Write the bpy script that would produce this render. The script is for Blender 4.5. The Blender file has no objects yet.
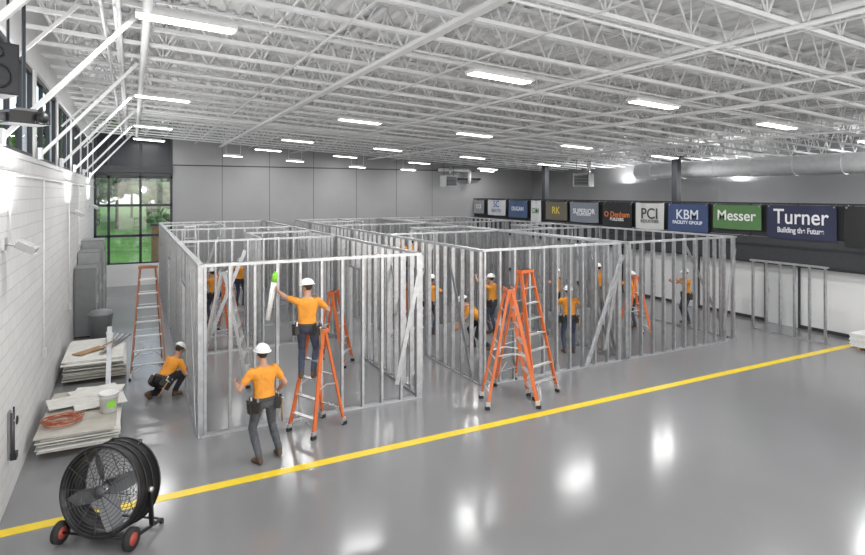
import bpy, math, random
import numpy as np
from mathutils import Vector, Matrix
random.seed(7)
scene=bpy.context.scene
try:
    scene.view_settings.view_transform='Standard'
    scene.view_settings.look='None'
except Exception as e: print(e)
V=Vector
ZUP=V((0,0,1))
# ------------------------------------------------------------------ materials
def mat(name,col,rough=.5,metal=0,em=None,ems=0,var=.06,vscale=6,bump=0,coat=0,spec=None,bd=.01):
    m=bpy.data.materials.new(name); m.use_nodes=True
    nt=m.node_tree; b=nt.nodes['Principled BSDF']
    b.inputs['Roughness'].default_value=rough; b.inputs['Metallic'].default_value=metal
    if coat: b.inputs['Coat Weight'].default_value=coat; b.inputs['Coat Roughness'].default_value=.05
    if spec is not None: b.inputs['Specular IOR Level'].default_value=spec
    if em:
        b.inputs['Emission Color'].default_value=(*em,1); b.inputs['Emission Strength'].default_value=ems
    tc=nt.nodes.new('ShaderNodeTexCoord'); n=nt.nodes.new('ShaderNodeTexNoise')
    n.inputs['Scale'].default_value=vscale; n.inputs['Detail'].default_value=3
    nt.links.new(tc.outputs['Object'],n.inputs['Vector'])
    r=nt.nodes.new('ShaderNodeValToRGB')
    r.color_ramp.elements[0].position=.3; r.color_ramp.elements[1].position=.7
    r.color_ramp.elements[0].color=(*[max(0,c*(1-var)) for c in col],1)
    r.color_ramp.elements[1].color=(*[min(1,c*(1+var)) for c in col],1)
    nt.links.new(n.outputs['Fac'],r.inputs['Fac']); nt.links.new(r.outputs['Color'],b.inputs['Base Color'])
    if bump:
        bp=nt.nodes.new('ShaderNodeBump'); bp.inputs['Strength'].default_value=bump; bp.inputs['Distance'].default_value=bd
        nt.links.new(n.outputs['Fac'],bp.inputs['Height']); nt.links.new(bp.outputs['Normal'],b.inputs['Normal'])
    return m
M={}
M['white']=mat('white_steel_paint',(.80,.80,.80),.5,var=.03)
M['deck']=mat('white_roof_deck',(.74,.74,.74),.6,var=.03)
M['grey_wall']=mat('grey_wall_paint',(.32,.321,.326),.8,var=.04,vscale=.6,spec=.2)
M['lt_wall']=mat('light_wall_paint',(.62,.63,.63),.7,var=.03,vscale=.6)
M['white_wall']=mat('white_wall_paint',(.80,.80,.80),.6,var=.02,vscale=.6)
M['dark']=mat('charcoal_metal',(.035,.037,.042),.45,.2)
M['fascia']=mat('fascia_grey',(.055,.057,.063),.5,.2)
M['black']=mat('black_plastic',(.012,.012,.013),.4)
M['rubber']=mat('rubber',(.02,.02,.02),.8)
M['galv']=mat('galvanized_steel',(.47,.475,.485),.36,.8,var=.14,vscale=9)
M['galv2']=mat('galvanized_track',(.52,.525,.535),.4,.7,var=.1,vscale=9)
M['alu']=mat('aluminium',(.60,.60,.60),.35,.7)
M['orange']=mat('orange_fibreglass',(.62,.14,.035),.45)
M['brown']=mat('red_brown_fibreglass',(.36,.13,.06),.45)
M['shirt']=mat('orange_shirt',(.76,.30,.035),.85,var=.10,vscale=7,bump=1.0,bd=.04)
M['jeans']=mat('blue_jeans',(.055,.065,.10),.85,var=.25,vscale=12,bump=.6,bd=.03)
M['jeansg']=mat('grey_jeans',(.085,.09,.10),.85,var=.25,vscale=12,bump=.6,bd=.03)
M['blackcloth']=mat('black_cloth',(.015,.015,.018),.85)
M['skin']=mat('skin',(.50,.27,.18),.5)
M['skin2']=mat('skin_brown',(.22,.11,.07),.5)
M['hair']=mat('hair',(.04,.025,.015),.7)
M['hat']=mat('hard_hat_white',(.88,.88,.86),.25)
M['boot']=mat('boot_leather',(.10,.06,.035),.6)
M['belt']=mat('tool_belt_leather',(.03,.025,.02),.6)
M['eye']=mat('eye_white',(.8,.8,.8),.2)
M['lip']=mat('lips',(.35,.14,.11),.5)
M['gyp']=mat('gypsum_board',(.66,.65,.61),.8,var=.08)
M['paper']=mat('board_paper_grey',(.44,.42,.37),.8,var=.08)
M['wood']=mat('wood',(.36,.22,.11),.7,var=.2)
M['cab']=mat('grey_cabinet',(.34,.35,.355),.4,.1)
M['cabd']=mat('dark_cabinet',(.20,.205,.21),.4,.1)
M['fanw']=mat('fan_wire',(.10,.10,.105),.4,.5)
M['red']=mat('red_paint',(.36,.06,.04),.6)
M['cord']=mat('orange_cord',(.40,.12,.06),.6)
M['green']=mat('green_fabric',(.25,.60,.06),.7)
M['bucket']=mat('bucket_white',(.82,.82,.80),.4)
M['yellow']=mat('yellow_line_paint',(.80,.58,.01),.3,var=.04)
M['lamp']=mat('led_panel',(1,1,1),.5,em=(1,.99,.97),ems=9)
M['grass']=mat('grass',(.10,.26,.035),.9,var=.35,vscale=.5)
M['leaf']=mat('foliage',(.045,.11,.022),.9,var=.7,vscale=1.5,bump=1)
M['bark']=mat('bark',(.08,.05,.03),.9)
M['asphalt']=mat('path',(.22,.21,.20),.9)
M['duct']=mat('duct_white',(.72,.73,.74),.45)
M['darkglass']=mat('dark_glass',(.012,.015,.024),.25)
def glass():
    m=bpy.data.materials.new('window_glass'); m.use_nodes=True; nt=m.node_tree
    for n in list(nt.nodes): nt.nodes.remove(n)
    o=nt.nodes.new('ShaderNodeOutputMaterial'); mx=nt.nodes.new('ShaderNodeMixShader')
    t=nt.nodes.new('ShaderNodeBsdfTransparent'); g=nt.nodes.new('ShaderNodeBsdfGlossy')
    g.inputs['Roughness'].default_value=.03; mx.inputs[0].default_value=.08
    t.inputs['Color'].default_value=(.92,.95,.97,1)
    nt.links.new(t.outputs[0],mx.inputs[1]); nt.links.new(g.outputs[0],mx.inputs[2]); nt.links.new(mx.outputs[0],o.inputs[0])
    return m
M['glass']=glass()
def cmu():
    m=mat('painted_cmu',(.66,.665,.67),.6); nt=m.node_tree; b=nt.nodes['Principled BSDF']
    g=nt.nodes.new('ShaderNodeNewGeometry'); s=nt.nodes.new('ShaderNodeSeparateXYZ'); c=nt.nodes.new('ShaderNodeCombineXYZ')
    nt.links.new(g.outputs['Position'],s.inputs[0]); nt.links.new(s.outputs['Y'],c.inputs['X']); nt.links.new(s.outputs['Z'],c.inputs['Y'])
    br=nt.nodes.new('ShaderNodeTexBrick'); br.inputs['Scale'].default_value=1
    br.inputs['Brick Width'].default_value=.4; br.inputs['Row Height'].default_value=.2; br.inputs['Mortar Size'].default_value=.006
    br.inputs['Color1'].default_value=(.64,.64,.64,1); br.inputs['Color2'].default_value=(.60,.60,.60,1); br.inputs['Mortar'].default_value=(.47,.47,.47,1)
    nt.links.new(c.outputs[0],br.inputs['Vector']); nt.links.new(br.outputs['Color'],b.inputs['Base Color'])
    bp=nt.nodes.new('ShaderNodeBump'); bp.invert=True; bp.inputs['Distance'].default_value=.008; bp.inputs['Strength'].default_value=.6
    nt.links.new(br.outputs['Fac'],bp.inputs['Height']); nt.links.new(bp.outputs['Normal'],b.inputs['Normal'])
    return m
M['cmu']=cmu()
def floormat():
    m=mat('epoxy_floor',(.205,.206,.21),.16,var=.03,vscale=.5,coat=.0,spec=.36); nt=m.node_tree; b=nt.nodes['Principled BSDF']
    n=nt.nodes.new('ShaderNodeTexNoise'); n.inputs['Scale'].default_value=3.5; n.inputs['Detail'].default_value=4
    g=nt.nodes.new('ShaderNodeNewGeometry'); nt.links.new(g.outputs['Position'],n.inputs['Vector'])
    bp=nt.nodes.new('ShaderNodeBump'); bp.inputs['Strength'].default_value=.08; bp.inputs['Distance'].default_value=.01
    nt.links.new(n.outputs['Fac'],bp.inputs['Height']); nt.links.new(bp.outputs['Normal'],b.inputs['Normal'])
    return m
M['floor']=floormat()
# ------------------------------------------------------------------ mesh builder
def basis(d,up=ZUP):
    d=d.normalized()
    if abs(d.dot(up))>.98: up=V((1,0,0)) if abs(d.x)<.9 else V((0,1,0))
    s=d.cross(up).normalized(); u=s.cross(d).normalized()
    return d,s,u
class MB:
    def __init__(s): s.v=[];s.f=[];s.m=[];s.sm=[];s.mats=[]
    def mi(s,k):
        if k not in s.mats: s.mats.append(k)
        return s.mats.index(k)
    def add(s,vs,fs,k,smooth=False):
        o=len(s.v); i=s.mi(k); s.v+= [tuple(x) for x in vs]
        for f in fs: s.f.append(tuple(a+o for a in f)); s.m.append(i); s.sm.append(smooth)
    BF=[(0,1,3,2),(4,6,7,5),(0,4,5,1),(2,3,7,6),(0,2,6,4),(1,5,7,3)]
    def box(s,c,sz,k,R=None):
        c=V(c); vs=[]
        for x in (-.5,.5):
            for y in (-.5,.5):
                for z in (-.5,.5):
                    p=V((x*sz[0],y*sz[1],z*sz[2]))
                    if R: p=R@p
                    vs.append(c+p)
        s.add(vs,s.BF,k)
    def bb(s,x0,x1,y0,y1,z0,z1,k): s.box(((x0+x1)/2,(y0+y1)/2,(z0+z1)/2),(x1-x0,y1-y0,z1-z0),k)
    def beam(s,p0,p1,w,h,k,up=ZUP,w1=None,h1=None):
        p0=V(p0);p1=V(p1); d,sd,u=basis(p1-p0,up); vs=[]
        w1=w1 or w;h1=h1 or h
        for p,ww,hh in ((p0,w,h),(p1,w1,h1)):
            for a in (-.5,.5):
                for b in (-.5,.5): vs.append(p+sd*a*ww+u*b*hh)
        s.add(vs,s.BF,k)
    def loft(s,rings,k,smooth=True,cap=True):
        n=len(rings[0]); vs=[p for r in rings for p in r]; fs=[]
        for i in range(len(rings)-1):
            for j in range(n):
                a=i*n+j;b=i*n+(j+1)%n; fs.append((a,b,b+n,a+n))
        if cap: fs.append(tuple(range(n-1,-1,-1))); fs.append(tuple(range((len(rings)-1)*n,len(rings)*n)))
        s.add(vs,fs,k,smooth)
    def ring(s,c,a,b,ra,rb,n): return [c+a*ra*math.cos(2*math.pi*i/n)+b*rb*math.sin(2*math.pi*i/n) for i in range(n)]
    def tube(s,p0,p1,r0,k,r1=None,n=8,cap=True,smooth=True):
        p0=V(p0);p1=V(p1); r1=r0 if r1 is None else r1
        d,a,b=basis(p1-p0); s.loft([s.ring(p0,a,b,r0,r0,n),s.ring(p1,a,b,r1,r1,n)],k,smooth,cap)
    def path(s,pts,r,k,n=6,closed=False):
        pts=[V(p) for p in pts]; rings=[]; N=len(pts)
        for i,p in enumerate(pts):
            d=(pts[(i+1)%N]-pts[i-1]) if closed or 0<i<N-1 else (pts[1]-pts[0] if i==0 else pts[-1]-pts[-2])
            d,a,b=basis(d,ZUP); rings.append(s.ring(p,a,b,r,r,n))
        if closed: rings.append(rings[0])
        s.loft(rings,k,True,not closed)
    def circle(s,c,ax,R,r,k,n=32,m=6):
        ax,a,b=basis(V(ax)); c=V(c); rings=[]
        for i in range(n+1):
            t=2*math.pi*i/n; o=a*math.cos(t)+b*math.sin(t)
            rings.append([c+o*(R+r*math.cos(2*math.pi*j/m))+ax*r*math.sin(2*math.pi*j/m) for j in range(m)])
        s.loft(rings,k,True,False)
    def capsule(s,p0,p1,r0,r1,k,n=12,e=1,side=None):
        p0=V(p0);p1=V(p1); d,a,b=basis(p1-p0,side or ZUP); rings=[]
        for t in (-85,-60,-30,0): rings.append(s.ring(p0+d*r0*math.sin(math.radians(t)),a,b,r0*math.cos(math.radians(t)),r0*e*math.cos(math.radians(t)),n))
        for t in (0,30,60,85): rings.append(s.ring(p1+d*r1*math.sin(math.radians(t)),a,b,r1*math.cos(math.radians(t)),r1*e*math.cos(math.radians(t)),n))
        s.loft(rings,k)
    def sphere(s,c,r,k,R=None,n=16,m=10,half=False):
        c=V(c); rings=[]
        lo=0 if half else -88
        for i in range(m+1):
            t=math.radians(lo+(88-lo)*i/m); rg=[]
            for j in range(n):
                q=2*math.pi*j/n; p=V((r[0]*math.cos(t)*math.cos(q),r[1]*math.cos(t)*math.sin(q),r[2]*math.sin(t)))
                if R: p=R@p
                rg.append(c+p)
            rings.append(rg)
        s.loft(rings,k)
    def mesh(s,name):
        me=bpy.data.meshes.new(name); me.from_pydata(s.v,[],s.f)
        for k in s.mats: me.materials.append(M[k])
        me.polygons.foreach_set('material_index',s.m); me.polygons.foreach_set('use_smooth',s.sm); me.update(); return me
    def obj(s,name,loc=(0,0,0),rz=0,parent=None): return put(s.mesh(name),name,loc,rz,parent)
def put(me,name,loc=(0,0,0),rz=0,parent=None):
    o=bpy.data.objects.new(name,me); o.location=loc; o.rotation_euler=(0,0,rz); scene.collection.objects.link(o)
    if parent: o.parent=parent
    return o
# ------------------------------------------------------------------ room shell
XL,XR,YB,YF=-1.45,22.0,28.8,-5.0
XM=17.8
SL=.0525
def zl(x): return 6.43-SL*x     # lamp level under sloped roof
b=MB(); b.bb(XL-.2,XR+.2,YF-.2,YB+.2,-.15,0,'floor'); b.obj('floor')
b=MB(); b.bb(XL+.01,XM-.2,8.46,8.64,.0005,.004,'yellow'); b.obj('yellow_floor_line')
b=MB(); b.bb(XL-.2,XL,YF,YB,0,4.6,'cmu'); b.bb(XL-.2,XL+.02,YF,YB,4.6,4.68,'lt_wall')
for i in range(11):
    y=YF+.1+i*3.38
    b.bb(XL-.2,XL-.02,y-.12,y+.12,4.6,7.3,'white')
b.bb(XL-.2,XL,YF,YB,6.2,7.4,'white'); b.obj('wall_left')
for i in range(10):
    y0=YF+.22+i*3.38; y1=y0+3.14; b=MB()
    b.bb(XL-.12,XL-.05,y0,y1,4.68,4.76,'dark'); b.bb(XL-.12,XL-.05,y0,y1,6.12,6.2,'dark')
    for j in range(4):
        y=y0+.03+j*(3.08/3); b.bb(XL-.12,XL-.05,y-.03,y+.03,4.68,6.2,'dark')
    b.bb(XL-.10,XL-.09,y0,y1,4.7,6.18,'glass'); b.obj('window_%d'%(i+2))
b=MB(); b.bb(1.66,XR,YB,YB+.2,0,7.4,'grey_wall'); b.bb(XL-.2,1.66,YB,YB+.2,0,.96,'white_wall')
b.bb(1.66,XM,YB-.03,YB,5.35,5.40,'fascia')
for x in (3.8,6,8.2,10.5,12.8,15): b.bb(x-.01,x+.01,YB-.004,YB,0,7,'fascia')
b.obj('wall_back')
b=MB()
for z in (.96,2.2,3.55,4.8): b.bb(XL,1.66,YB+.02,YB+.14,z-.05,z+.06,'dark')
for x in (XL+.05,-.89,.35,1.60): b.bb(x-.05,x+.05,YB+.02,YB+.14,.96,6.9,'dark')
b.bb(XL,1.66,YB+.10,YB+.12,4.8,7.0,'darkglass'); b.bb(XL,1.66,YB+.085,YB+.09,1.0,4.78,'glass')
b.bb(XL+.05,1.6,YB-.25,YB+.03,5.0,5.3,'dark')
b.obj('window_1')
b=MB(); b.bb(XR,XR+.2,YF,YB,0,7.4,'grey_wall'); b.obj('wall_right')
b=MB(); b.bb(XL,XR,YF-.2,YF,0,.6,'white_wall'); b.bb(XL,XR,YF-.2,YF,5.2,7.4,'white_wall')
for i in range(7):
    x=XL+i*(XR-XL)/6; b.bb(max(XL,x-.25),min(XR,x+.25),YF-.2,YF,.6,5.2,'white_wall')
b.obj('wall_front')
# ceiling deck, corrugated, ribs along Y
b=MB(); x=XL-.2; prof=[]
while x<XR+.2:
    for dx,dz in ((0,0),(.10,0),(.13,.06),(.27,.06),(.30,0)):
        prof.append((x+dx,dz))
    x+=.30
vs=[];fs=[]
for y in (YF-.2,YB+.2):
    for px,dz in prof: vs.append((px,y,zl(px)+.92+dz))
for y in (YF-.2,YB+.2):
    for px,dz in prof: vs.append((px,y,zl(px)+1.05))
n=len(prof)
for i in range(n-1):
    fs.append((i,i+1,n+i+1,n+i)); fs.append((2*n+i,3*n+i,3*n+i+1,2*n+i+1))
fs.append((0,n,3*n,2*n)); fs.append((n-1,3*n-1,4*n-1,2*n-1))
b.add(vs,fs,'deck'); b.obj('ceiling')
# bar joists along X
b=MB(); x0,x1=XL+.01,XR-.01; zb=.14; dep=.72
def P(x,o): return V((x,0,zl(x)+o))
for s in (-.028,.028):
    b.beam(P(x0,zb)+V((0,s,0)),P(x1,zb)+V((0,s,0)),.035,.055,'white')
    b.beam(P(x0,zb+dep)+V((0,s,0)),P(x1,zb+dep)+V((0,s,0)),.04,.06,'white')
np_=30; L=(x1-x0)/np_
for i in range(np_):
    a=x0+i*L
    b.tube(P(a,zb+dep),P(a+L/2,zb),.016,'white',n=5); b.tube(P(a+L/2,zb),P(a+L,zb+dep),.016,'white',n=5)
    if i%2==0: b.tube(P(a+L/2,zb),P(a+L/2,zb+dep),.011,'white',n=5)
jm=b.mesh('roof_joist'); ys=[]
y=-4.2
while y<YB-.3: put(jm,'roof_joist',(0,y,0)); ys.append(y); y+=1.06
b=MB()
for x in (-.2,2.6,5.0,7.5,10,12.5,15,17.2,19.6):
    z=zl(x); b.bb(x-.02,x+.02,YF+.01,YB-.01,z+zb-.045,z+zb-.03,'white'); b.bb(x-.02,x+.02,YF+.01,YB-.01,z+zb+dep-.06,z+zb+dep-.04,'white')
    for i in range(len(ys)-1):
        if i%2==0 or x in (5.0,12.5):
            b.tube((x,ys[i],z+zb),(x,ys[i+1],z+zb+dep),.010,'white',n=4); b.tube((x,ys[i],z+zb+dep),(x,ys[i+1],z+zb),.010,'white',n=4)
b.obj('joist_bridging')
b=MB()
for x in (3.7,11.2):
    z=zl(x)+.05
    for o in (0,.8):
        b.bb(x-.07,x+.07,YF+.01,YB-.01,z+o-.03,z+o+.03,'white')
    yy=YF+.02
    while yy<YB-1.4:
        b.tube((x,yy,z+.8),(x,yy+.685,z),.02,'white',n=6); b.tube((x,yy+.685,z),(x,yy+1.37,z+.8),.02,'white',n=6); yy+=1.37
b.obj('girder_truss')
b=MB()
for x,o,r in ((.18,-.02,.055),(-.15,.05,.03),(-.35,.02,.022),(2.0,.35,.02),(7.0,-.02,.03),(8.2,.5,.06),(9.9,.02,.022),(13.9,.3,.025),(15.6,-.02,.03)):
    b.tube((x,YF+.01,zl(x)+o+.03),(x,YB-.01,zl(x)+o+.03),r,'white',n=10)
for y in (5.4,12.3,19.0,25.8):
    b.tube((XL+.01,y,zl(XL)+.07),(XR-.01,y,zl(XR)+.07),.022,'white',n=8)
for y in (8.1,15.0,21.8):
    b.tube((XL+.01,y,zl(XL)+.10),(XR-.01,y,zl(XR)+.10),.012,'white',n=6)
b.obj('ceiling_pipes')
for i in range(1,10):
    y=YF+.1+i*3.38; b=MB()
    b.beam((XL+.05,y,4.76),(.10,y,6.5),.055,.055,'white'); b.box((XL+.05,y,4.78),(.06,.2,.2),'white')
    b.beam((XL+.05,y,5.6),(-.6,y,6.5),.04,.04,'white')
    b.obj('knee_brace')
# ------------------------------------------------------------------ lamps
b=MB(); b.box((0,0,0),(1.24,.30,.05),'white'); b.box((0,0,-.032),(1.16,.24,.016),'lamp'); b.box((0,0,.045),(.9,.12,.05),'white')
for s in (-.45,.45): b.tube((s,0,.05),(s,0,.18),.006,'white',n=5)
lm=b.mesh('led_high_bay')
b=MB(); b.box((0,0,0),(.8,.26,.05),'white'); b.box((0,0,-.032),(.74,.2,.016),'lamp'); b.box((0,0,.045),(.6,.12,.05),'white')
for s in (-.3,.3): b.tube((s,0,.05),(s,0,.75),.008,'white',n=5)
lm2=b.mesh('led_high_bay_short')
slope_ang=math.atan(SL)
def lamp(x,y,z,me,e):
    o=put(me,'led_high_bay_lamp',(x,y,z)); o.rotation_euler=(0,slope_ang,0)
    ld=bpy.data.lights.new('lamp_light','AREA'); ld.shape='RECTANGLE'; ld.size=1.1 if me is lm else .7; ld.size_y=.2; ld.energy=e; ld.color=(1,.99,.98)
    lo=bpy.data.objects.new('lamp_light',ld); lo.location=(0,0,-.045); lo.parent=o; scene.collection.objects.link(lo)
for x in (.66,5.65,9.4,13.5,17.8):
    for y in (-3.2,1.5,8.3,15.2,22.0,27.4):  # two lowest-y rows are out of view, added to light the room
        lamp(x,y,zl(x)-.02,lm,98 if y<27 else 28)
for x,y,z in ((3.9,26.2,5.72),(6.6,26.2,5.57),(9.6,26.2,5.36),(12.3,26.2,5.28),(17.0,26.2,5.3)): lamp(x,y,z,lm2,25)
# ------------------------------------------------------------------ mezzanine
b=MB(); b.bb(XM,XR-.01,YF+.01,YB-.01,2.45,2.7,'fascia'); b.bb(XM-.12,XM,YF+.01,YB-.01,1.88,2.72,'fascia'); b.bb(XM-.15,XM-.12,YF+.01,YB-.01,2.42,2.5,'dark'); b.bb(XM-.16,XM-.12,YF+.01,YB-.01,1.88,1.95,'dark')
b.obj('mezzanine_floor')
b=MB(); b.bb(18.0,18.2,YF+.01,YB-.01,0,2.44,'white_wall'); b.bb(17.985,18.0,YF+.01,YB-.01,0.001,.1,'fascia'); b.obj('wall_under_mezzanine')
di=1
for y in (10.9,14.4,18,23):
    b=MB(); b.bb(17.95,17.983,y-.5,y+.5,0.002,2.1,'lt_wall'); b.bb(17.945,17.98,y-.56,y-.5,0.002,2.16,'fascia'); b.bb(17.945,17.98,y+.5,y+.56,0.002,2.16,'fascia'); b.bb(17.94,17.95,y+.38,y+.44,.95,1.1,'alu')
    b.tube((17.90,y+.41,1.02),(17.90,y+.30,1.02),.012,'alu'); b.obj('door_%d'%di); di+=1
b=MB(); y=YF+.3
b.bb(XM-.06,XM-.01,YF+.01,YB-.01,3.74,3.80,'dark'); b.bb(XM-.05,XM-.02,YF+.01,YB-.01,2.82,2.85,'dark')
while y<YB: b.bb(XM-.06,XM-.01,y-.025,y+.025,2.72,3.76,'dark'); y+=1.5
y=YF+.1
while y<YB: b.bb(XM-.042,XM-.03,y-.006,y+.006,2.84,3.75,'dark'); y+=.15
b.bb(XM-.028,XM-.02,YF+.01,YB-.01,2.73,3.73,'dark'); b.obj('mezzanine_railing')
for (x,y) in ((18.3,22.9),(18.9,15.6),(18.6,5)):
    b=MB(); b.bb(x-.12,x+.12,y-.12,y+.12,2.7,zl(x)+.1,'dark'); b.bb(x-.2,x+.2,y-.2,y+.2,2.7,2.73,'dark'); b.bb(x-.2,x+.2,y-.2,y+.2,zl(x)+.05,zl(x)+.1,'dark'); b.obj('steel_column')
b=MB(); b.tube((20,YF+.01,5.04),(20,18.5,5.04),.34,'duct',n=24)
for i in range(16): b.circle((20,YF+.1+i*1.5,5.04),(0,1,0),.345,.02,'duct',n=24)
for i in range(8): b.tube((20,YF+.7+i*3,5.36),(20,YF+.7+i*3,6.2),.01,'white',n=5)
b.obj('air_duct')
def heater(name,loc,rz):
    b=MB(); b.box((0,0,0),(.8,.5,.6),'cab'); b.box((0,-.255,0),(.7,.02,.5),'dark')
    for i in range(7): b.box((0,-.28,-.21+i*.07),(.68,.05,.008),'cab',Matrix.Rotation(.5,3,'X'))
    b.tube((0,.25,0),(0,.33,0),.2,'dark',n=16)
    for s in (-.35,.35): b.tube((s,0,.3),(s,0,.95),.012,'dark',n=6)
    b.tube((.2,.1,.3),(.2,.1,.8),.07,'alu',n=12); b.obj(name,loc,rz)
heater('unit_heater',(15.4,27.6,4.75),.2); heater('unit_heater',(18.6,20.5,4.7),-1.2)
b=MB(); b.tube((15.2,28.4,5.4),(17.2,28.4,5.4),.10,'duct',n=12); b.tube((17.2,28.4,5.4),(17.2,28.4,4.6),.10,'duct',n=12); b.tube((16,28.5,4.9),(18,28.5,4.9),.06,'dark',n=8); b.obj('vent_pipe')
# banners
BN=[(28.6,27.5,2.95,3.7,(.35,.36,.38),[('CCI',.28,(.9,.9,.9),0)]),
(27.1,25.4,2.9,3.72,(.55,.56,.58),[('SC',.42,(.05,.10,.30),.35),('MARTIN',.22,(.25,.3,.4),-.35)]),
(25.1,23.5,2.85,3.72,(.06,.10,.20),[('DUGAN',.25,(.7,.75,.85),0)]),
(23.2,22.4,2.7,3.74,(.60,.61,.62),[('DM',.3,(.1,.25,.1),0)]),
(22.05,20.5,2.85,3.7,(.14,.125,.09),[('RK',.4,(.7,.55,.1),0)]),
(20.3,18.5,2.82,3.7,(.22,.24,.28),[('SUPERIOR',.27,(.85,.87,.9),.05),('construction',.15,(.7,.72,.8),-.2)]),
(18.25,16.65,2.6,3.7,(.02,.02,.022),[('O Denham',.27,(.75,.22,.06),.1),('BUILDERS',.15,(.8,.8,.8),-.2)]),
(16.45,15.1,2.72,3.72,(.62,.62,.61),[('PCI',.5,(.05,.05,.06),.12),('INDUSTRIES',.14,(.2,.2,.2),-.35)]),
(14.9,13.25,2.72,3.72,(.05,.08,.19),[('KBM',.42,(.75,.8,.9),.15),('FACILITY GROUP',.14,(.75,.8,.9),-.3)]),
(13.05,11.35,2.92,3.72,(.10,.23,.08),[('Messer',.42,(.9,.92,.9),.05)]),
(11.15,9.15,2.72,3.74,(.03,.035,.08),[('Turner',.56,(.9,.9,.93),.22),('Building the Future',.2,(.8,.8,.85),-.42)]),
(8.95,6.9,2.6,3.74,(.02,.02,.022),[('STEEL',.34,(.8,.8,.8),.1)])]
for i,(ya,yb,z0,z1,col,txts) in enumerate(BN):
    M['bn%d'%i]=mat('banner_cloth_%d'%i,col,.6,var=.03)
    b=MB(); n=24; vs=[];fs=[]
    for a in range(n+1):
        for c in range(9):
            u=a/n; w=c/8; y=ya+(yb-ya)*u; z=z0+(z1-z0)*w-.02*math.sin(math.pi*u)
            vs.append((XM-.17-.012*math.sin(u*14+w*2+i),y,z))
    for a in range(n):
        for c in range(8): p=a*9+c; fs.append((p,p+9,p+10,p+1))
    b.add(vs,fs,'bn%d'%i,True)
    for yy in (ya-.06,yb+.06):
        b.circle((XM-.185,yy,z1-.05),(1,0,0),.02,.006,'alu',n=10,m=4)
        b.tube((XM-.18,yy,z1-.05),(XM-.07,yy,3.76),.004,'white',n=4)
    o=b.obj('sponsor_banner')
    for j,(t,s,c,dz) in enumerate(txts):
        cu=bpy.data.curves.new('lettering','FONT'); cu.body=t; cu.size=s*1.15; cu.align_x='CENTER'; cu.align_y='CENTER'; cu.extrude=.002; cu.offset=.006
        tm=mat('lettering_%d_%d'%(i,j),c,.6); cu.materials.append(tm)
        to=bpy.data.objects.new('lettering',cu); scene.collection.objects.link(to); to.parent=o
        wl=len(t)*s*.62; sc=min(1,(ya-yb)*.9/wl)
        R=Matrix(((0,0,-1),(-1,0,0),(0,1,0))).to_4x4()
        to.matrix_local=Matrix.Translation((XM-.192,(ya+yb)/2,(z0+z1)/2+dz*(z1-z0)*.6))@R@Matrix.Diagonal((sc,1,1,1))
# ------------------------------------------------------------------ exterior
b=MB(); b.bb(-60,60,YB+.3,220,-.35,-.15,'grass'); b.bb(-60,60,62,66,-.15,-.13,'asphalt'); b.bb(-60,60,YB+.3,YB+3,-.15,-.12,'asphalt')
b.obj('lawn')
def tree(loc,h,r,seed):
    rd=random.Random(seed); b=MB(); b.tube((0,0,0),(0,0,h*.5),.2,'bark',r1=.12,n=8)
    for i in range(5):
        a=rd.uniform(0,6.28); b.tube((0,0,h*.35),(math.cos(a)*r*.6,math.sin(a)*r*.6,h*.6),.09,'bark',r1=.04,n=6)
    for i in range(60):
        a=rd.uniform(0,6.28); q=rd.uniform(0,r); z=h*.28+rd.random()*h*.67
        q*=1-.5*abs((z/h)-.6); s=rd.uniform(.12,.24)*r
        b.sphere((math.cos(a)*q,math.sin(a)*q,z),(s,s*1.1,s*.8),'leaf',n=9,m=6)
    b.obj('tree',(loc[0],loc[1],-.149),0)
for i,(x,y,h,r) in enumerate([(-7,72,12,5),(-1.5,76,14,5.5),(4.5,74,13,5),(10,78,12,5),(-12,70,13,5),(1.8,50,6.5,1.6),(-3.3,46,4.5,1.4),(-5,60,7,2.4),(-4,90,15,6),(2,92,15,6),(8,92,15,6),(0,110,18,8),(-9,108,18,8),(9,112,18,8)]): tree((x,y),h,r,i)
b=MB(); b.bb(.9,1.6,33,33.6,-.149,2.4,'wood'); b.bb(.85,1.65,32.95,33.65,2.4,2.5,'dark'); b.obj('exterior_pillar')
# ------------------------------------------------------------------ stud framing
HS=2.9
def stud(b,x,y,ax,z0=.004,z1=HS-.004,k='galv'):
    if ax=='x':
        b.bb(x-.0015,x+.0015,y-.045,y+.045,z0,z1,k)
        for s in (-1,1): b.bb(x,x+.042,y+s*.0445-.0015,y+s*.0445+.0015,z0,z1,k); b.bb(x+.039,x+.042,y+s*.045-(.012 if s>0 else 0),y+s*.045+(.012 if s<0 else 0),z0,z1,k)
    else:
        b.bb(x-.045,x+.045,y-.0015,y+.0015,z0,z1,k)
        for s in (-1,1): b.bb(x+s*.0445-.0015,x+s*.0445+.0015,y,y+.042,z0,z1,k); b.bb(x+s*.045-(.012 if s>0 else 0),x+s*.045+(.012 if s<0 else 0),y+.039,y+.042,z0,z1,k)
def track(b,p,q,z,up,k='galv2'):
    x0,x1=sorted((p[0],q[0])); y0,y1=sorted((p[1],q[1]))
    zz=(z,z+.003) if up else (z-.003,z); fz=(z,z+.035) if up else (z-.05,z)
    if x1-x0>y1-y0:
        b.bb(x0-.05,x1+.05,y0-.049,y0+.049,*zz,k)
        for s in (-1,1): b.bb(x0-.05,x1+.05,y0+s*.049-.0015,y0+s*.049+.0015,*fz,k)
    else:
        b.bb(x0-.049,x0+.049,y0-.05,y1+.05,*zz,k)
        for s in (-1,1): b.bb(x0+s*.049-.0015,x0+s*.049+.0015,y0-.05,y1+.05,*fz,k)
def wallX(b,x0,x1,y,sp=.40):
    track(b,(x0,y),(x1,y),HS,False); track(b,(x0,y),(x1,y),0,True)
    n=max(1,round((x1-x0)/sp))
    for i in range(n+1):
        xx=x0+(x1-x0)*i/n-(.04 if i==n else 0)
        stud(b,xx+random.uniform(-.012,.012),y,'x')
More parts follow.
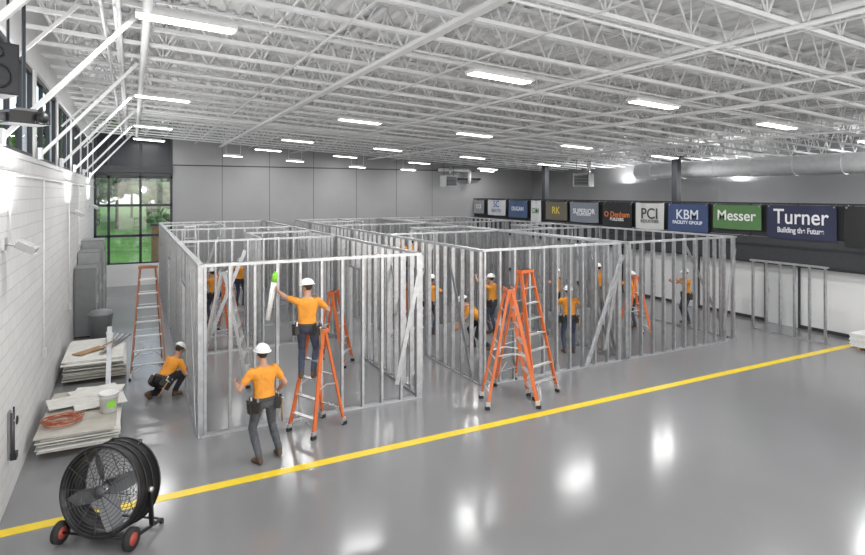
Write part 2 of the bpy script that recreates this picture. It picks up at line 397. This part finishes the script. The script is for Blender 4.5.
def wallY(b,y0,y1,x,door=None,sp=.40):
    track(b,(x,y0),(x,y1),HS,False)
    if door:
        track(b,(x,y0),(x,door[0]),0,True); track(b,(x,door[1]),(x,y1),0,True); track(b,(x,door[0]),(x,door[1]),2.15,True)
        for yy in (door[0]-.04,door[1]): stud(b,x,yy,'y')
    else: track(b,(x,y0),(x,y1),0,True)
    n=max(1,round((y1-y0)/sp))
    for i in range(n+1):
        yy=y0+(y1-y0)*i/n-(.04 if i==n else 0)
        if door and door[0]-.1<yy<door[1]+.05: stud(b,x,yy,'y',2.15); continue
        stud(b,x,yy+random.uniform(-.012,.012),'y')
YR=(10.4,15.6,20.8,26.0)
for ci,(xa,xb) in enumerate(((1.03,5.15),(6.60,10.6),(10.85,14.94))):
    for ri in range(3):
        y0,y1=YR[ri]+(.0 if ri==0 else .12),YR[ri+1]
        b=MB()
        wallX(b,xa+.05,xb-.05,y0)
        if ri==2: wallX(b,xa+.05,xb-.05,y1)
        wallY(b,y0,y1,xa,(y0+2.6,y0+3.55) if ci!=2 else None)
        wallY(b,y0,y1,xb,(y0+3.2,y0+4.15) if ci==0 else None)
        if ri==0:
            b.beam((xb-.55,y0-.07,.35),(xb-.05,y0-.07,2.55),.09,.01,'galv',up=V((0,1,0)))
            b.beam((xb+.06,y0+.3,.1),(xb+.06,y0+1.7,2.6),.09,.01,'galv',up=V((1,0,0)))
            b.beam((xa-.06,y0+.3,.1),(xa-.06,y0+1.3,2.6),.09,.01,'galv',up=V((1,0,0)))
        else:
            b.beam((xa+.6,y0-.07,.1),(xa+1.6,y0-.07,2.6),.09,.01,'galv',up=V((0,1,0)))
        xm=(xa+xb)/2
        if ri==1: wallY(b,y0+.1,y0+2.4,xm); wallX(b,xm+.1,xb-.1,y0+2.5)
        if ri==2: wallY(b,y0+1.9,y1-.1,xm); wallX(b,xa+.1,xm-.1,y0+2.9)
        b.obj('metal_stud_framing')
b=MB(); b.beam((9.4,10.28,.05),(10.55,10.28,2.6),.09,.012,'galv',up=V((0,1,0))); b.beam((9.43,10.25,.05),(10.58,10.25,2.6),.02,.05,'galv',up=V((0,1,0))); b.obj('diagonal_stud_brace')
b=MB(); track(b,(16.65,8.9),(16.65,11.0),0,True); track(b,(16.65,8.9),(16.65,11.0),2.1,False)
for i in range(6): stud(b,16.65,8.9+i*.41,'y',.004,2.096)
b.obj('metal_stud_partition')
# ------------------------------------------------------------------ stepladders
def ladder_mesh(H,k,name='stepladder'):
    b=MB(); wt=.17; sp=.22*H
    wb=(.17+.12*H)*.75+.02
    def rp(s,side,t):
        w=(wb*(1-t)+wt*t)*(1 if side<0 else .88)
        return V((s*w,side*(sp*(1-t)+.04*t),t*(H-.06)))
    for side in (-1,1):
        for s in (-1,1):
            p0=rp(s,side,.012); p1=rp(s,side,1)
            b.beam(p0,p1,.028,.07 if side<0 else .05,k,up=V((0,1,0)))
            b.box(p0+V((0,0,.01)),(.05,.09,.06),'rubber')
            b.box(rp(s,side,.045),(.036,.085,.10),'alu')
    n=int(H/.305)
    for i in range(1,n):
        t=i*.305/(H-.06)
        if t>.96: break
        a=rp(-1,-1,t);c=rp(1,-1,t)
        b.beam(a+V((0,.01,0)),c+V((0,.01,0)),.085,.022,'alu',up=ZUP)
        if i%2==1 or H>2:
            a=rp(-1,1,t);c=rp(1,1,t); b.beam(a,c,.03,.012,'alu')
    for s in (-1,1):
        b.beam(rp(s,-1,.08),rp(s*.2,-1,.135),.012,.02,'alu')
        b.beam(rp(s,1,.08),rp(s*.2,1,.2),.012,.02,'alu')
        a=rp(s,-1,.45);c=rp(s,1,.45); m=(a+c)/2+V((0,0,.05))
        b.beam(a,m,.008,.025,'alu');b.beam(m,c,.008,.025,'alu')
    b.box((0,0,H-.03),(wt*2+.06,.17,.06),k); b.box((0,0,H+.003),(wt*2-.02,.10,.008),'black')
    return b.mesh(name)
LM={}
def ladder(H,k,x,y,rz):
    key=(H,k)
    if key not in LM: LM[key]=ladder_mesh(H,k)
    return put(LM[key],'stepladder',(x,y,0.001),rz)
ladder(2.44,'brown',.33,14.7,.0)
ladder(1.75,'orange',2.88,9.85,-1.1)
ladder(2.25,'orange',6.52,9.28,1.2)
ladder(2.5,'orange',7.28,9.78,.25)
ladder(1.75,'orange',4.30,13.4,.9)
ladder(2.44,'alu',1.75,13.0,1.3)
ladder(2.9,'alu',1.9,23.0,.1)
ladder(1.75,'orange',8.15,17.45,.3)
ladder(1.75,'orange',2.4,17.8,.8)
ladder(1.75,'orange',12.7,11.9,1.2)
# ------------------------------------------------------------------ workers
def ik(S,T,l1,l2,pole):
    d=T-S; L=d.length; L=max(.05,min(L,l1+l2-.004)); dn=d.normalized()
    a=(l1*l1-l2*l2+L*L)/(2*L); h=math.sqrt(max(0,l1*l1-a*a)); pole=V(pole); pp=(pole-dn*pole.dot(dn)).normalized()
    return S+dn*a+pp*h, S+dn*L
GRIP=[]
def worker(loc,yaw,z0=0.001,ph=.93,lean=.08,side=0,feet=((.12,0,0),(-.12,0,0)),hands=((.25,.35,1.1),(-.25,.35,1.1)),head=(.0,.0),
           pants='jeans',skin='skin',vox=.016,kpole=((.15,1,0),(-.15,1,0)),apole=((.6,-.6,-.6),(-.6,-.6,-.6)),belt=True,kneel=False,scale=1.0,shirt='shirt',twist=0,pads=False):
    X=V((1,0,0))
    u=V((math.sin(side),math.sin(lean)*math.cos(side),math.cos(lean)*math.cos(side))).normalized()
    r=X-u*X.dot(u); r.normalize(); f=u.cross(r)
    rt=(r*math.cos(twist)+f*math.sin(twist)); ft=u.cross(rt)
    Pv=V((0,0,ph)); b=MB(); n=18
    prof=[(-.115,.07,.07),(-.08,.14,.105),(-.03,.17,.125),(.02,.168,.122),(.08,.155,.112),(.16,.15,.108),(.25,.163,.115),(.33,.178,.12),(.40,.18,.112),(.445,.15,.092),(.475,.09,.07),(.50,.06,.058),(.57,.052,.054)]
    rings=[]
    for q,a,c in prof:
        w=max(0,min(1,q/.4)); ra=(r*(1-w)+rt*w).normalized(); fa=u.cross(ra)
        rings.append(b.ring(Pv+u*q,ra,fa,a,c,n))
    b.loft(rings,'skin')
    segs=[]
    SH=[Pv+u*.43+rt*.175*s for s in (1,-1)]; HP=[Pv-u*.03+r*.092*s for s in (1,-1)]
    ARMS=[];LEGS=[]
    for i,s in enumerate((1,-1)):
        E,W=ik(SH[i],V(hands[i]),.285,.255,apole[i]); ARMS.append((SH[i],E,W))
        mid=SH[i].lerp(E,.58)
        b.capsule(SH[i]-u*.01,mid,.066,.056,'skin'); b.capsule(SH[i],E,.05,.040,'skin'); b.capsule(E,E.lerp(W,.35),.041,.042,'skin'); b.capsule(E.lerp(W,.35),W,.041,.026,'skin')
        segs+=[(SH[i],mid,.068,.06,shirt),(mid.lerp(E,.12),E,.045,.042,'S'),(E,W,.042,.028,'S')]
        A=V(feet[i])+V((0,0,.085)); K,A=ik(HP[i],A,.43,.425,kpole[i]); LEGS.append((HP[i],K,A))
        b.capsule(HP[i],K,.092,.062,'skin'); b.capsule(K,K.lerp(A,.35),.060,.062,'skin'); b.capsule(K.lerp(A,.35),A+V((0,0,.03)),.062,.050,'skin')
        segs+=[(HP[i],K,.095,.065,pants),(K,A+(K-A).normalized()*.05,.062,.055,pants)]
        sh=(A-K).normalized(); fd=V((s*.18,1,0)).normalized() if not(kneel and i==kneel-1) else V((0,.25,-1)).normalized()
        fu=ZUP if not(kneel and i==kneel-1) else V((0,-1,-.25)).normalized()
        heel=A-fd*.06-fu*.035; toe=A+fd*.17-fu*.045
        fs=fd.cross(fu)
        rr=[]
        for t,wa,ha in ((0,.012,.012),(.05,.036,.045),(.25,.043,.055),(.5,.045,.048),(.75,.050,.038),(.93,.04,.028),(1,.015,.012)):
            c=heel.lerp(toe,t); c=c-fu*(.045-ha)*0.8; rr.append(b.ring(c,fs,fu,wa,ha,14))
        b.loft(rr,'skin'); b.capsule(A+(K-A).normalized()*.07,A-fu*.01,.047,.045,'skin')
        segs+=[(heel,toe,.05,.045,'boot'),(A,A-fu*.03,.05,.05,'boot')]
    hy,hp=head
    N=Pv+u*.50; hu=(u+ZUP*.9).normalized() if lean<1.0 else (u*.8+ZUP).normalized()
    hf=(ft-hu*ft.dot(hu)).normalized()
    Rm=Matrix((hf.cross(hu),hf,hu)).transposed()@Matrix.Rotation(hy,3,'Z')@Matrix.Rotation(-hp,3,'X')
    HC=N+hu*.165+hf*.015
    h=lambda x,y,z: HC+Rm@V((x,y,z))
    b.capsule(N-u*.04,h(0,-.01,-.06),.056,.050,'skin')
    b.sphere(HC+Rm@V((0,-.008,.022)),(.076,.096,.095),'skin',Rm); b.sphere(h(0,.02,-.045),(.058,.068,.072),'skin',Rm)
    b.sphere(h(0,.045,-.085),(.032,.03,.028),'skin',Rm); b.capsule(h(0,.088,.012),h(0,.104,-.022),.009,.016,'skin',n=8)
    for s in (-1,1): b.sphere(h(s*.078,-.005,-.005),(.012,.022,.034),'skin',Rm)
    segs+=[(N-u*.0,h(0,0,-.05),.055,.05,'S'),(h(0,0,-.05),h(0,0,.03),.08,.09,'H')]
    me=b.mesh('tmp'); ob=bpy.data.objects.new('tmp',me); scene.collection.objects.link(ob)
    md=ob.modifiers.new('r','REMESH'); md.mode='VOXEL'; md.voxel_size=vox
    ms=ob.modifiers.new('s','SMOOTH'); ms.iterations=2; ms.factor=.5
    dg=bpy.context.evaluated_depsgraph_get(); ev=ob.evaluated_get(dg); em=ev.to_mesh()
    nv=len(em.vertices); co=np.empty(nv*3); em.vertices.foreach_get('co',co); co=co.reshape(-1,3)
    faces=[tuple(p.vertices) for p in em.polygons]; ev.to_mesh_clear(); bpy.data.objects.remove(ob)
    cen=np.array([co[list(fc)].mean(axis=0) for fc in faces])
    def dist(A,B,r0,r1):
        A=np.array(A);B=np.array(B);d=B-A; t=np.clip(((cen-A)@d)/max(1e-9,d@d),0,1); q=A+t[:,None]*d; return np.linalg.norm(cen-q,axis=1)-(r0+(r1-r0)*t)
    allseg=segs+[(Pv,Pv+u*.40,.13,.14,'T'),(Pv+u*.40-rt*.10,Pv+u*.40+rt*.10,.08,.08,shirt)]
    D=np.array([dist(*sg[:4]) for sg in allseg]); best=D.argmin(axis=0)
    uu=(cen-np.array(Pv))@np.array(u); hl=(cen-np.array(HC))@np.array(Rm)
    rad=np.linalg.norm(cen-np.array(Pv)-uu[:,None]*np.array(u)[None,:],axis=1)
    o=MB(); o.v=[tuple(c) for c in co]
    for i,fc in enumerate(faces):
        k=allseg[best[i]][4]
        if uu[i]>.468 and k in ('T',shirt) and rad[i]<.075: k='S'
        if k=='T': k=pants if uu[i]<.03 else shirt
        elif k==pants and uu[i]>.03 and lean<.9 and ph>.8 : k=shirt
        if k=='S': k=skin
        elif k=='H':
            k='hair' if (hl[i][2]>.0 and hl[i][1]<.02) or (hl[i][1]<-.02 and hl[i][2]>-.06) or hl[i][2]>.075 else skin
        o.f.append(fc); o.m.append(o.mi(k)); o.sm.append(True)
    for s in (-1,1):
        o.sphere(h(s*.03,.082,.012),(.011,.008,.008),'eye',Rm,n=8,m=6); o.sphere(h(s*.03,.089,.012),(.005,.004,.005),'black',Rm,n=8,m=6)
        o.capsule(h(s*.018,.091,.032),h(s*.044,.083,.032),.004,.003,'hair',n=6)
    o.capsule(h(-.02,.084,-.052),h(.02,.084,-.052),.006,.006,'lip',n=6)
    hr=[]
    for t in range(9):
        a=math.radians(t*11); hr.append([h(.104*math.cos(a)*math.cos(q),-.006+.125*math.cos(a)*math.sin(q),.045+.098*math.sin(a)) for q in [2*math.pi*j/20 for j in range(20)]])
    o.loft(hr,'hat')
    br=[]
    for (ra,rb,zz) in ((.100,.12,.05),(.122,.142,.040),(.122,.142,.034),(.100,.12,.038)):
        br.append([h(ra*math.cos(q),-.006+(rb+(.04 if math.sin(q)>0 and ra>.11 else 0)*math.sin(q))*math.sin(q),zz-(.012 if math.sin(q)>.2 and ra>.11 else 0)) for q in [2*math.pi*j/20 for j in range(20)]])
    o.loft(br+[br[0]],'hat',cap=False)
    o.loft([[h(x,y,z+.142-.10*(y/.12)**2*.55) for x,z in ((-.018,-.01),(-.012,.008),(.012,.008),(.018,-.01))] for y in (-.11,-.06,0,.06,.10)],'hat')
    for i,s in enumerate((1,-1)):
        S_,E,W=ARMS[i]; d=(W-E).normalized()
        inn=(V((-s,0,0))-d*V((-s,0,0)).dot(d))
        if inn.length<.2: inn=V((0,0,-1))-d*V((0,0,-1)).dot(d)
        inn.normalize(); ac=d.cross(inn).normalized()
        if ac.dot(V((0,0,1))+V((0,.5,0)))<0: ac=-ac
        Rh=Matrix((ac,inn,d)).transposed()
        o.sphere(W+d*.045,(.042,.017,.055),skin,Rh,n=12,m=8)
        for j,(off,ln) in enumerate(((.03,.072),(.011,.08),(-.009,.075),(-.028,.058))):
            p=W+d*.082+ac*off; a=.15
            for q in range(3):
                a+=.38; dd=(d*math.cos(a)+inn*math.sin(a)); p2=p+dd*ln*(.45,.32,.26)[q]
                o.capsule(p,p2,.0092-.0007*q,.0085-.0007*q,skin,n=7); p=p2
        p=W+d*.025+ac*.032; dd=(d*.65+ac*.6+inn*.35).normalized(); p2=p+dd*.042; o.capsule(p,p2,.012,.0105,skin,n=7)
        dd=(d*.8+ac*.15+inn*.55).normalized(); o.capsule(p2,p2+dd*.03,.0103,.009,skin,n=7)
    if belt:
        rg=[]
        for q,ex in ((-.005,.012),(.05,.012)):
            rg.append(o.ring(Pv+u*q,r,f,.172+ex,.125+ex,24))
        rg2=[o.ring(Pv+u*.05,r,f,.176,.128,24),o.ring(Pv-u*.005,r,f,.178,.13,24)]
        o.loft(rg+rg2+[rg[0]],'belt',cap=False)
        R3=Matrix((r,f,u)).transposed()
        for a,w_,hh in ((0.1,.13,.17),(-.6,.10,.14),(math.pi-.1,.13,.17),(math.pi+.6,.10,.13)):
            c=Pv+r*math.cos(a)*.205+f*math.sin(a)*.155-u*.07; Ra=R3@Matrix.Rotation(a-math.pi/2,3,'Z')
            o.box(c,(w_,.07,hh),'belt',Ra); o.box(c+Ra@V((0,.037,.02)),(w_*.7,.02,hh*.55),'belt',Ra); o.box(c+Ra@V((0,.0,hh*.5)),(w_*1.05,.08,.03),'belt',Ra)
            o.tube(c+Ra@V((.03,0,.04)),c+Ra@V((.035,0,.14)),.01,'black',n=6); o.box(c+Ra@V((-.03,0,.11)),(.02,.02,.07),'alu',Ra)
        c=Pv+r*.24-u*.02-f*.05; o.tube(c,c-u*.34,.013,'wood',n=7); o.tube(c-f*.06,c+f*.06,.016,'alu',n=8)
    if pads:
        for i in (0,1):
            K=LEGS[i][1]; o.sphere(K+V((0,.03,-.0)),(.06,.04,.075),'blackcloth',n=12,m=8)
    ob=o.obj('construction_worker',(loc[0],loc[1],z0),yaw); ob.scale=(scale,)*3
    Rw=Matrix.Rotation(yaw,3,'Z')
    GRIP.append([V((loc[0],loc[1],z0))+Rw@((a[2]+(a[2]-a[1]).normalized()*.10)*scale) for a in ARMS])
    return ob
worker((1.80,9.0),.25,feet=((.24,.02,0),(-.10,-.04,0)),hands=((.30,.18,.92),(-.30,.30,1.12)),head=(.1,-.1),pants='jeansg',vox=.013,lean=.1,ph=.90,scale=1.05)
worker((2.66,9.73),-.45,z0=.93,ph=.90,lean=.06,feet=((.10,.03,0),(-.10,-.01,0)),hands=((.16,.30,1.30),(-.58,.30,1.45)),head=(.6,.1),vox=.013,scale=1.0,twist=.45)
worker((.54,12.75),-.95,ph=.36,lean=.75,feet=((.15,.18,0),(-.16,-.22,0)),hands=((.25,.55,.32),(-.15,.62,.28)),head=(0,.3),pants='blackcloth',vox=.014,kneel=2,kpole=((.3,1,.7),(-.3,1,.1)),pads=True)
worker((2.3,19.4),.6,hands=((.25,.40,1.5),(-.2,.42,1.6)),vox=.022)
worker((3.5,21.9),-.6,hands=((.2,.45,1.45),(-.2,.4,1.3)),vox=.022)
worker((8.15,12.9),1.1,ph=.80,lean=.85,feet=((.14,.15,0),(-.14,-.2,0)),hands=((.2,.6,.55),(-.2,.6,.6)),vox=.018,pants='blackcloth')
worker((9.95,11.5),-.5,hands=((.25,.40,1.25),(-.2,.45,1.2)),vox=.016,lean=.12,head=(0,-.2))
worker((13.5,12.7),.3,hands=((.25,.40,1.3),(-.2,.45,1.5)),vox=.02)
worker((8.1,16.95),.2,z0=.93,hands=((.25,.35,1.6),(-.25,.35,1.65)),vox=.022)
worker((15.5,12.4),1.2,hands=((.25,.40,1.3),(-.2,.45,1.4)),vox=.022)
worker((7.7,14.9),-1.2,hands=((.25,.40,1.3),(-.2,.45,1.4)),vox=.022,skin='skin2')
worker((12.0,14.4),.9,hands=((.25,.40,1.3),(-.2,.45,1.4)),vox=.022)
worker((9.4,14.2),.4,hands=((.25,.40,1.5),(-.2,.45,1.6)),vox=.022)
worker((13.9,14.6),-.8,hands=((.25,.40,1.1),(-.2,.45,1.2)),vox=.022)
# sealant sleeve held by the man on the ladder
g=GRIP[1][1]+V((-.03,.045,0)); b=MB(); q=lambda t:g+V((.10,.02,.55)).normalized()*t
b.tube(q(-.55),q(.12),.042,'bucket',r1=.048,n=14); b.tube(q(.12),q(.28),.055,'green',r1=.045,n=14); b.tube(q(.28),q(.31),.045,'green',r1=.02,n=14); b.tube(q(.31),q(.38),.014,'black',n=8); b.obj('sealant_sleeve')
# ------------------------------------------------------------------ drum fan
b=MB(); R=.50; Dp=.40; cz=.57; n=48
def cyl(r,y): return [V((r*math.cos(2*math.pi*i/n),y,cz+r*math.sin(2*math.pi*i/n))) for i in range(n)]
b.loft([cyl(R,-Dp/2),cyl(R,Dp/2),cyl(R-.012,Dp/2),cyl(R-.012,-Dp/2),cyl(R,-Dp/2)],'black',cap=False)
for y in (-Dp/2,Dp/2,-.06,.06): b.circle((0,y,cz),(0,1,0),R+.004,.012 if abs(y)>.1 else .006,'black',n=48)
for y in (-Dp/2,Dp/2):
    for i in range(11): b.circle((0,y-.02*(1 if y<0 else -1)*(1-i/11),cz),(0,1,0),.06+i*.042,.0035,'fanw',n=40,m=4)
    for i in range(12):
        a=2*math.pi*i/12; b.tube((.05*math.cos(a),y*1.06,cz+.05*math.sin(a)),(R*math.cos(a),y,cz+R*math.sin(a)),.0045,'fanw',n=5)
    b.tube((0,y*1.05,cz),(0,y*1.1,cz),.075,'fanw',n=20)
b.tube((0,-.05,cz),(0,.17,cz),.09,'fanw',n=20); b.tube((0,-.13,cz),(0,-.05,cz),.05,'alu',n=16)
for i in range(4):
    a=2*math.pi*i/4+.4; vs=[]
    for t in range(7):
        rr=.06+.40*t/6; w=.34*(.45+.55*math.sin(math.pi*(t+1.2)/8))
        for s in (-.5,.5):
            aa=a+s*w/max(rr,.15)*.55; vs.append((rr*math.cos(aa),-.10+s*.12,cz+rr*math.sin(aa)))
    b.add(vs,[(2*t,2*t+1,2*t+3,2*t+2) for t in range(6)],'cabd',True)
th=-.17
b.v=[(x,y*math.cos(th)-(z-cz)*math.sin(th),cz+(z-cz)*math.cos(th)+y*math.sin(th)) for x,y,z in b.v]
for s in (-1,1):
    b.beam((s*.50,0,cz),(s*.50,.05,.12),.03,.05,'black'); b.tube((s*.50,0,cz),(s*.54,0,cz),.03,'alu',n=10)
    b.tube((s*.42,-.26,.13),(s*.48,-.26,.13),.125,'rubber',n=24); b.tube((s*.415,-.26,.13),(s*.485,-.26,.13),.07,'red',n=16)
    b.beam((s*.46,-.27,.13),(s*.46,.30,.05),.03,.03,'black'); b.tube((s*.46,.30,.0),(s*.46,.30,.05),.025,'rubber',n=10)
b.tube((-.46,-.26,.13),(.46,-.26,.13),.014,'black'); b.tube((-.46,.28,.06),(.46,.28,.06),.014,'black')
b.tube((-.2,Dp/2,cz+.42),(-.2,Dp/2+.09,cz+.44),.012,'black'); b.tube((.2,Dp/2,cz+.42),(.2,Dp/2+.09,cz+.44),.012,'black'); b.tube((-.2,Dp/2+.09,cz+.44),(.2,Dp/2+.09,cz+.44),.014,'black')
b.obj('drum_fan',(-.22,7.93,0.006),-.62)
# ------------------------------------------------------------------ left-hand clutter
def stack(name,cx,cy,w,l,nb,seed,mess=.06):
    rd=random.Random(seed); b=MB(); z=.001
    for s in (-.9,0,.9): b.box((cx,cy+s*l/2*.8,.045),(w*.95,.09,.088),'wood')
    z=.09
    for i in range(nb):
        t=.016; R=Matrix.Rotation(rd.uniform(-mess,mess)*.5,3,'Z')
        ww=w*rd.uniform(.9,1)
        b.box((cx+rd.uniform(-mess,mess)*.5,cy+rd.uniform(-mess,mess)*2,z+t/2),(ww,l*rd.uniform(.85,1),t),rd.choice(('gyp','gyp','paper','gyp')),R); z+=t+.006
    b.obj(name); return z
z1=stack('drywall_stack',-.74,11.75,1.12,2.3,12,1)
z2=stack('drywall_stack',-.72,15.6,1.2,2.2,17,2)
b=MB()
for i,(x,y,r) in enumerate(((-.6,12.5,.3),(-.5,11.8,.15),(-.9,12.0,.2),(-.55,12.3,-.2))):
    b.box((x,y,z1+.03+i*.02),(.8,.5,.014),'gyp',Matrix.Rotation(r,3,'Z')@Matrix.Rotation(.04,3,'X'))
b.obj('drywall_offcuts')
b=MB(); pts=[]
for i in range(140):
    t=i*.32; rr=.20+.04*math.sin(t*1.7)+.02*math.sin(i*.11); pts.append((-1.0+rr*1.25*math.cos(t),11.1+rr*math.sin(t),z1+.02+.0006*i+.012*math.sin(t*2.3)**2))
b.path(pts,.009,'cord',n=5); b.obj('coiled_extension_cord')
b=MB(); b.loft([b.ring(V((0,0,z)),V((1,0,0)),V((0,1,0)),r,r,24) for z,r in ((0,.125),(.30,.148),(.30,.155),(.33,.155),(.33,.143),(.03,.12))],'bucket')
b.circle((0,0,.27),(0,0,1),.153,.006,'bucket',n=24,m=5)
b.path([(.155*math.cos(t),-.155*abs(math.sin(t))*.6-.02,.29-.12*math.sin(t)) for t in [math.pi*i/12 for i in range(13)]],.004,'alu',n=5); b.box((0,-.146,.15),(.13,.004,.12),'green')
b.obj('plastic_bucket',(-.35,11.35,z1+.005),.3)
b=MB()
for i in range(5):
    p0=V((-.62+.05*i,14.95+.05*i,z2+.03+.02*i)); p1=V((-.05-.12*i,16.6,z2+.03+.03*i)); b.beam(p0,p1,.09,.012,'galv'); b.beam(p0+V((.04,0,.015)),p1+V((.04,0,.015)),.004,.03,'galv')
b.beam((-1.1,15.1,z2+.02),(-.6,15.6,z2+.03),.25,.015,'wood')
b.obj('steel_stud_offcuts')
b=MB(); b.beam((-.42,13.05,.02),(-.40,13.6,1.35),.09,.008,'galv'); b.beam((-.38,13.05,.02),(-.36,13.6,1.35),.008,.035,'galv'); b.beam((-.52,13.45,1.0),(-.30,13.45,1.1),.05,.02,'wood')
b.obj('leaning_stud')
def cabinet(x,y,w,d,h,k):
    b=MB(); b.bb(x,x+d,y,y+w,.05,h,k); b.bb(x+.03,x+d-.03,y+.03,y+w-.03,.001,.05,'black')
    for i in range(2):
        ya=y+.02+i*(w-.02)/2; b.bb(x+d,x+d+.02,ya,ya+(w-.06)/2,.08,h-.03,'cab')
        for j in range(4): b.bb(x+d+.02,x+d+.024,ya+.08,ya+(w-.06)/2-.08,h-.25-j*.04,h-.24-j*.04,'black')
        b.bb(x+d+.02,x+d+.045,ya+.03,ya+.05,h*.5,h*.5+.14,'alu')
    for j in range(3): b.bb(x+.05,x+d-.05,y-.004,y,.3+j*h*.3,.31+j*h*.3,'cabd')
    b.bb(x-.0,x+d+.02,y-.01,y+w+.01,h,h+.02,'cabd'); b.obj('storage_cabinet')
cabinet(-1.43,19.0,1.0,.52,1.95,'cabd'); cabinet(-1.43,20.2,1.0,.55,2.3,'cab'); cabinet(-1.43,21.5,1.2,.6,2.55,'cab'); cabinet(-1.43,23.2,1.0,.6,2.0,'cab')
b=MB(); b.loft([b.ring(V((0,0,z)),V((1,0,0)),V((0,1,0)),r,r,20) for z,r in ((0.001,.24),(.75,.29),(.78,.31),(.80,.31),(.88,.26),(.92,.1))],'cabd'); b.obj('trash_bin',(-.75,18.2,0))
def flood(y,z):
    b=MB(); b.box((0,0,0),(.03,.16,.16),'alu'); b.tube((0,0,0),(.16,0,-.02),.02,'alu',n=8); R=Matrix.Rotation(.5,3,'Y')
    b.box((.24,0,-.05),(.22,.30,.09),'cab',R); b.box((.255,0,-.098),(.17,.25,.01),'bucket',R)
    for i in range(6): b.box((.22,-.12+.048*i,.01),(.18,.006,.05),'alu',R)
    b.obj('wall_floodlight',(XL+.016,y,z))
def upl(x,y,z,rot,e):  # added fill light aimed up at the roof to brighten the ceiling
    lu=bpy.data.lights.new('ceiling_fill_light','AREA'); lu.shape='RECTANGLE'; lu.size=.3; lu.size_y=.3; lu.energy=e
    l2=bpy.data.objects.new('ceiling_fill_light',lu); l2.location=(x,y,z); l2.rotation_euler=rot; scene.collection.objects.link(l2)
for y in (-3,1,9.0,17.5,25.2):
    flood(y,3.45 if y<10 else 3.6); upl(XL+.32,y,3.66,(0,math.pi+.55,0),90)  # upward fill added above each wall fixture
for y in (-3,3,9,15,21): upl(XR-.3,y,4.3,(0,math.pi-.7,0),105)  # added ceiling fill along the right wall, without a fixture
for x in (1,6,11,16): upl(x,YF+.3,4.4,(math.pi-.7,0,0),185)  # added ceiling fill at the unseen front wall, without a fixture
b=MB()
b.tube((XL+.03,YF+.01,4.35),(XL+.03,YB-.01,4.35),.014,'white',n=8); b.tube((XL+.03,9.3,3.5),(XL+.03,9.3,4.35),.012,'white',n=8)
for y,z0 in ((12.6,1.2),(17.4,1.2),(20.4,2.6)):
    b.tube((XL+.03,y,z0),(XL+.03,y,4.35),.012,'white',n=8); b.box((XL+.045,y,z0),(.08,.12,.18),'alu')
b.obj('wall_conduit')
b=MB(); b.box((0,0,.9),(.03,.12,.62),'cabd'); b.tube((.04,-.05,.6),(.04,-.05,1.2),.018,'fanw',n=8); b.tube((.04,.05,.55),(.04,.05,1.25),.012,'black',n=8); b.circle((.09,-.05,1.1),(1,0,0),.05,.01,'black',n=16); b.tube((.03,-.05,1.1),(.09,-.05,1.1),.01,'alu'); b.box((.05,0,.62),(.07,.14,.08),'black'); b.obj('wall_hose_valve',(XL+.017,9.35,0))
b=MB(); b.box((0,0,0),(.36,.36,.50),'black'); b.box((.0,-.185,0),(.32,.02,.46),'dark'); b.circle((0,-.20,-.08),(0,1,0),.11,.012,'black',n=20); b.circle((0,-.20,.15),(0,1,0),.05,.01,'black',n=16)
for s in (-.15,.15): b.beam((s,.0,.25),(s,.0,1.25),.02,.02,'dark')
b.obj('hanging_speaker',(-1.22,6.95,5.30),.5)
b=MB(); b.box((0,0,0),(.40,.34,.14),'black'); b.tube((.1,-.17,0),(.1,-.24,0),.06,'dark',n=16); b.tube((-.22,0,.0),(-.22,-.08,.0),.05,'cabd',n=12); b.beam((0,0,.07),(0,0,1.5),.03,.03,'dark'); b.box((0,0,.09),(.2,.2,.03),'cabd')
for i in range(6): b.box((.05+.025*i,-.173,-.03),(.01,.01,.06),'cabd')
b.obj('ceiling_projector',(-1.08,7.9,4.94),.5)
b=MB()
for i in range(7): b.box((17.2+.01*(i%3),7.6+.02*(i%2),.10+i*.05),(.8,1.6,.04),'white_wall')
for s in (-.6,.6): b.box((17.2,7.6+s,.04),(.8,.08,.078),'wood')
b.obj('panel_stack')
# ------------------------------------------------------------------ world & camera
w=bpy.data.worlds.new('World'); scene.world=w; w.use_nodes=True; nt=w.node_tree
bg=nt.nodes['Background']; sky=nt.nodes.new('ShaderNodeTexSky')
try:
    sky.sky_type='NISHITA'; sky.sun_disc=False; sky.sun_elevation=math.radians(35); sky.sun_rotation=2.5
    bg.inputs['Strength'].default_value=.4
except Exception as e: print(e)
hs=nt.nodes.new('ShaderNodeHueSaturation'); hs.inputs['Saturation'].default_value=.35
nt.links.new(sky.outputs[0],hs.inputs['Color']); nt.links.new(hs.outputs[0],bg.inputs['Color'])
cam=bpy.data.cameras.new('Camera'); co=bpy.data.objects.new('Camera',cam); scene.collection.objects.link(co)
co.location=(0,0,4.1); co.rotation_euler=(math.pi/2,0,-math.atan(301/577)); cam.lens=24.0; cam.sensor_width=36; cam.shift_y=-84.5/865; cam.clip_end=500
scene.camera=co
